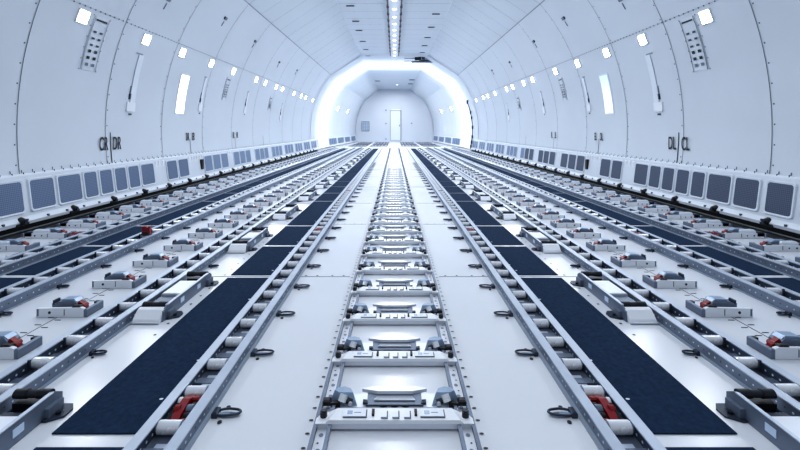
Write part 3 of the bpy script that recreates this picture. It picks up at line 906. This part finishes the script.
# ------------------------------------------------------------------ drive units
def drive_unit(mir):
    root = empty('drive_unit')
    W = .118; L = .45; hh = .054
    for e, nm in ((0, 'side_plate'), (1, 'side_plate')):
        mb = MB(mir); x = 0 if e == 0 else W-.009
        mb.prism_x([(.015, .001), (L-.03, .001), (L, .016), (L, .040), (L-.025, .056), (.05, hh), (.022, .038)], x, x+.009, 'mid')
        mb.box(x-.001, x+.010, .05, L-.03, hh, hh+.003, 'railtop')
        if e == 0:
            for yy in (.15, .30): mb.box(-.0015, 0, yy, yy+.03, .02, .04, 'sticker')
            mb.build('side_plate', root)
    mb = MB(mir)  # nose with rounded front
    mb.prism_x([(-.002, .003), (-.004, .010), (.000, .018), (.030, .044), (.042, .047), (.05, .047), (.05, .001)], .006, W-.006, 'white')
    mb.prism_x([(-.003, .001), (-.008, .004), (-.008, .008), (-.003, .010)], .004, W-.004, 'alu')
    mb.build('nose', root)
    for yy in (.066, L-.025):
        mb = MB(mir)
        mb.cyl((.010, yy, .049), (.044, yy, .049), .0125, 'black', 12); mb.cyl((.044, yy, .049), (W-.044, yy, .049), .010, 'ink', 12); mb.cyl((W-.044, yy, .049), (W-.010, yy, .049), .0125, 'black', 12)
        mb.box(.012, W-.012, yy-.014, yy+.014, .002, .03, 'black')
        mb.build('drive_wheel', root)
    mb = MB(mir); mb.box(.009, W-.009, .1, L-.06, .001, .022, 'dark'); mb.box(.012, W-.012, .19, .345, .022, .046, 'alu', .004)
    mb.box(.012, W-.012, .12, .18, .022, .034, 'mid'); mb.build('cover_plate', root)
    for yy in (.035, L-.07):
        mb = MB(mir)
        mb.prism_z([(-.045, yy+.02), (-.012, yy), (0, yy), (0, yy+.07), (-.030, yy+.07), (-.045, yy+.05)], .001, .006, 'dark'); mb.cyl((-.022, yy+.03, .006), (-.022, yy+.03, .012), .007, 'black', 8)
        mb.box(-.012, 0, yy+.01, yy+.06, .006, .03, 'mid')
        mb.build('foot_bracket', root)
    return proto(root)
for s, sn in SIDES:
    p = drive_unit(s < 0)
    for i in range(17):
        o = p if i == 0 else copy_tree(p)
        o.location = (s*.934, .69+i*.928, 0)
        tag(o, rowlabel(i, 'long silver drive unit with black wheels', f'on the {sn} side'), 'drive unit', f'long drive units on the {sn} side')
    

# ------------------------------------------------------------------ tie-down rings
for s, sn in SIDES:
    for x, nm in ((.505, 'innermost'), (1.060, 'second'), (1.666, 'third')):
        p = None
        for i in range(30):
            y = 1.10-.297+i*.297
            if p is None:
                mb = MB(s < 0)
                pts = [(-.040+.036*math.cos(t), .013*math.sin(t)*(1.1 if math.cos(t) > 0 else 1), .006+.004*math.sin(t/2)) for t in [2*PI*k/16 for k in range(16)]]
                mb.tube(pts, .0032, 'dark', 6, True); mb.box(-.016, -.001, -.014, .014, .001, .016, 'dark', .003)
                mb.disc(-.040, 0, .0022, .032, .011, 'mid', 14); mb.box(-.045, -.012, -.003, .003, .002, .006, 'blue')
                for dy in (-.028, .030): mb.cyl((-.030, dy, .0008), (-.030, dy, .003), .006, 'hole', 8)
                o = p = mb.build('tie_down_ring')
            else: o = p.copy(); COL.objects.link(o)
            o.location = (s*x - s*.012, y, 0); k_ = 1 if x < .6 else .72; o.scale = (k_, k_, 1)
            tag(o, rowlabel(i, 'dark oval tie-down ring', f'beside the {nm} track on the {sn}'), 'tie-down ring', f'tie-down rings beside the {nm} track on the {sn}')

# ------------------------------------------------------------------ red catches inside the tracks
def catch(mir):
    root = empty('red_catch')
    mb = MB(mir); mb.box(-.030, .030, -.052, .052, .006, .012, 'dark'); mb.build('catch_base', root)
    mb = MB(mir)
    mb.prism_x([(-.045, .012), (.0, .012), (.045, .012), (.05, .026), (.02, .036), (-.02, .030), (-.045, .022)], -.006, .016, 'red')
    mb.box(-.026, .018, .026, .042, .014, .032, 'red', .004); mb.box(-.024, -.008, -.046, -.034, .012, .022, 'red', .003); mb.cyl((.006, -.01, .028), (.020, -.01, .028), .010, 'red', 10); mb.cyl((.004, -.01, .028), (.022, -.01, .028), .005, 'ink', 8)
    mb.build('red_lever', root)
    mb = MB(mir); mb.cyl((-.026, .0, .02), (-.008, .0, .02), .012, 'mid', 10); mb.box(.018, .030, -.05, .02, .012, .024, 'black'); mb.box(-.028, -.012, .004, .022, .012, .028, 'black', .004); mb.cyl((.020, .03, .02), (.030, .03, .02), .012, 'roller', 10); mb.cyl((-.026, -.022, .018), (-.01, -.022, .018), .008, 'ink', 8); mb.build('pivot', root)
    return proto(root)
for s, sn in SIDES:
    p = catch(s < 0)
    for i, y in enumerate((.62+.13+.138*2.5, .62+.13+.138*16.5, .62+.13+.138*30.5)):
        o = p if i == 0 else copy_tree(p)
        o.location = (s*(.507+.628)/2, y, 0)
        tag(o, rowlabel(i, 'red catch', f'between rollers of the innermost {sn} track'), 'catch', f'red catches in the innermost {sn} track')
    o = copy_tree(p); o.location = (s*2.30, 2.93, .0)
    tag(o, f'low red catch beside the outermost {sn} track', 'catch')
    if s > 0:
        o = copy_tree(p); o.location = (1.7315, .62+.13+.138*15.5, .004); tag(o, 'low red catch lying in the third right track', 'catch')
root = empty('raised_catch', (-1.715, 2.80, .05))
mb = MB(); mb.box(-.03, .03, -.018, .018, 0, .008, 'dark'); mb.build('catch_base', root)
mb = MB(); mb.prism_y([(-.030, .008), (.030, .008), (.027, .040), (.033, .062), (.010, .052), (-.006, .060), (-.028, .060), (-.024, .036)], -.010, .012, 'red')
mb.build('red_lever', root)
mb = MB(); mb.cyl((-.02, -.014, .02), (.02, -.014, .02), .006, 'ink', 8); mb.build('pivot', root)
tag(root, 'upright red catch raised above the third track on the left', 'catch')

# ------------------------------------------------------------------ lights, world, camera
def area(name, loc, sx, sy, e, rot=(0, 0, 0), col=(.965, .98, 1)):
    ld = bpy.data.lights.new(name, 'AREA'); ld.shape = 'RECTANGLE'; ld.size = sx; ld.size_y = sy; ld.energy = e; ld.color = col
    o = bpy.data.objects.new(name, ld); COL.objects.link(o); o.location = loc; o.rotation_euler = rot; return o
for i in range(9):
    area('ceiling_light_fill', (0, -.6+i*1.9, H+EZ-.08), .22, 1.7, (20, 24, 28, 30, 32, 34, 36, 38, 38)[i])
for y in (18.9, 21.2, 23.8): area('ceiling_light_fill', (0, y, H+EZ-.08), .6, 1.4, 105)  # fill lamps without fixtures, added to brighten the hold past the arch
area('arch_fill', (0, 16, H+EZ-.12), 1.8, 1.8, 60)  # unseen lamp added under the arch to spread its glow
w = bpy.data.worlds.new('world'); sc.world = w; w.use_nodes = True
bg = w.node_tree.nodes['Background']; bg.inputs[0].default_value = (.88, .94, 1, 1); bg.inputs[1].default_value = .6

cam = bpy.data.cameras.new('camera'); co = bpy.data.objects.new('camera', cam); COL.objects.link(co)
co.location = (0, 0, H); co.rotation_euler = (PI/2, 0, 0)
cam.sensor_width = 36; cam.sensor_fit = 'HORIZONTAL'; cam.lens = 405/800*36
cam.shift_x = 5.5/800; cam.shift_y = -95/800; cam.clip_start = .02; cam.clip_end = 100
sc.camera = co
sc.view_settings.view_transform = 'Standard'; sc.view_settings.look = 'Medium High Contrast'
sc.view_settings.exposure = -.38; sc.view_settings.gamma = 1
sc.cycles.use_denoising = True
sc.cycles.max_bounces = 8; sc.cycles.diffuse_bounces = 4; sc.cycles.glossy_bounces = 3
sc.cycles.sample_clamp_indirect = 4
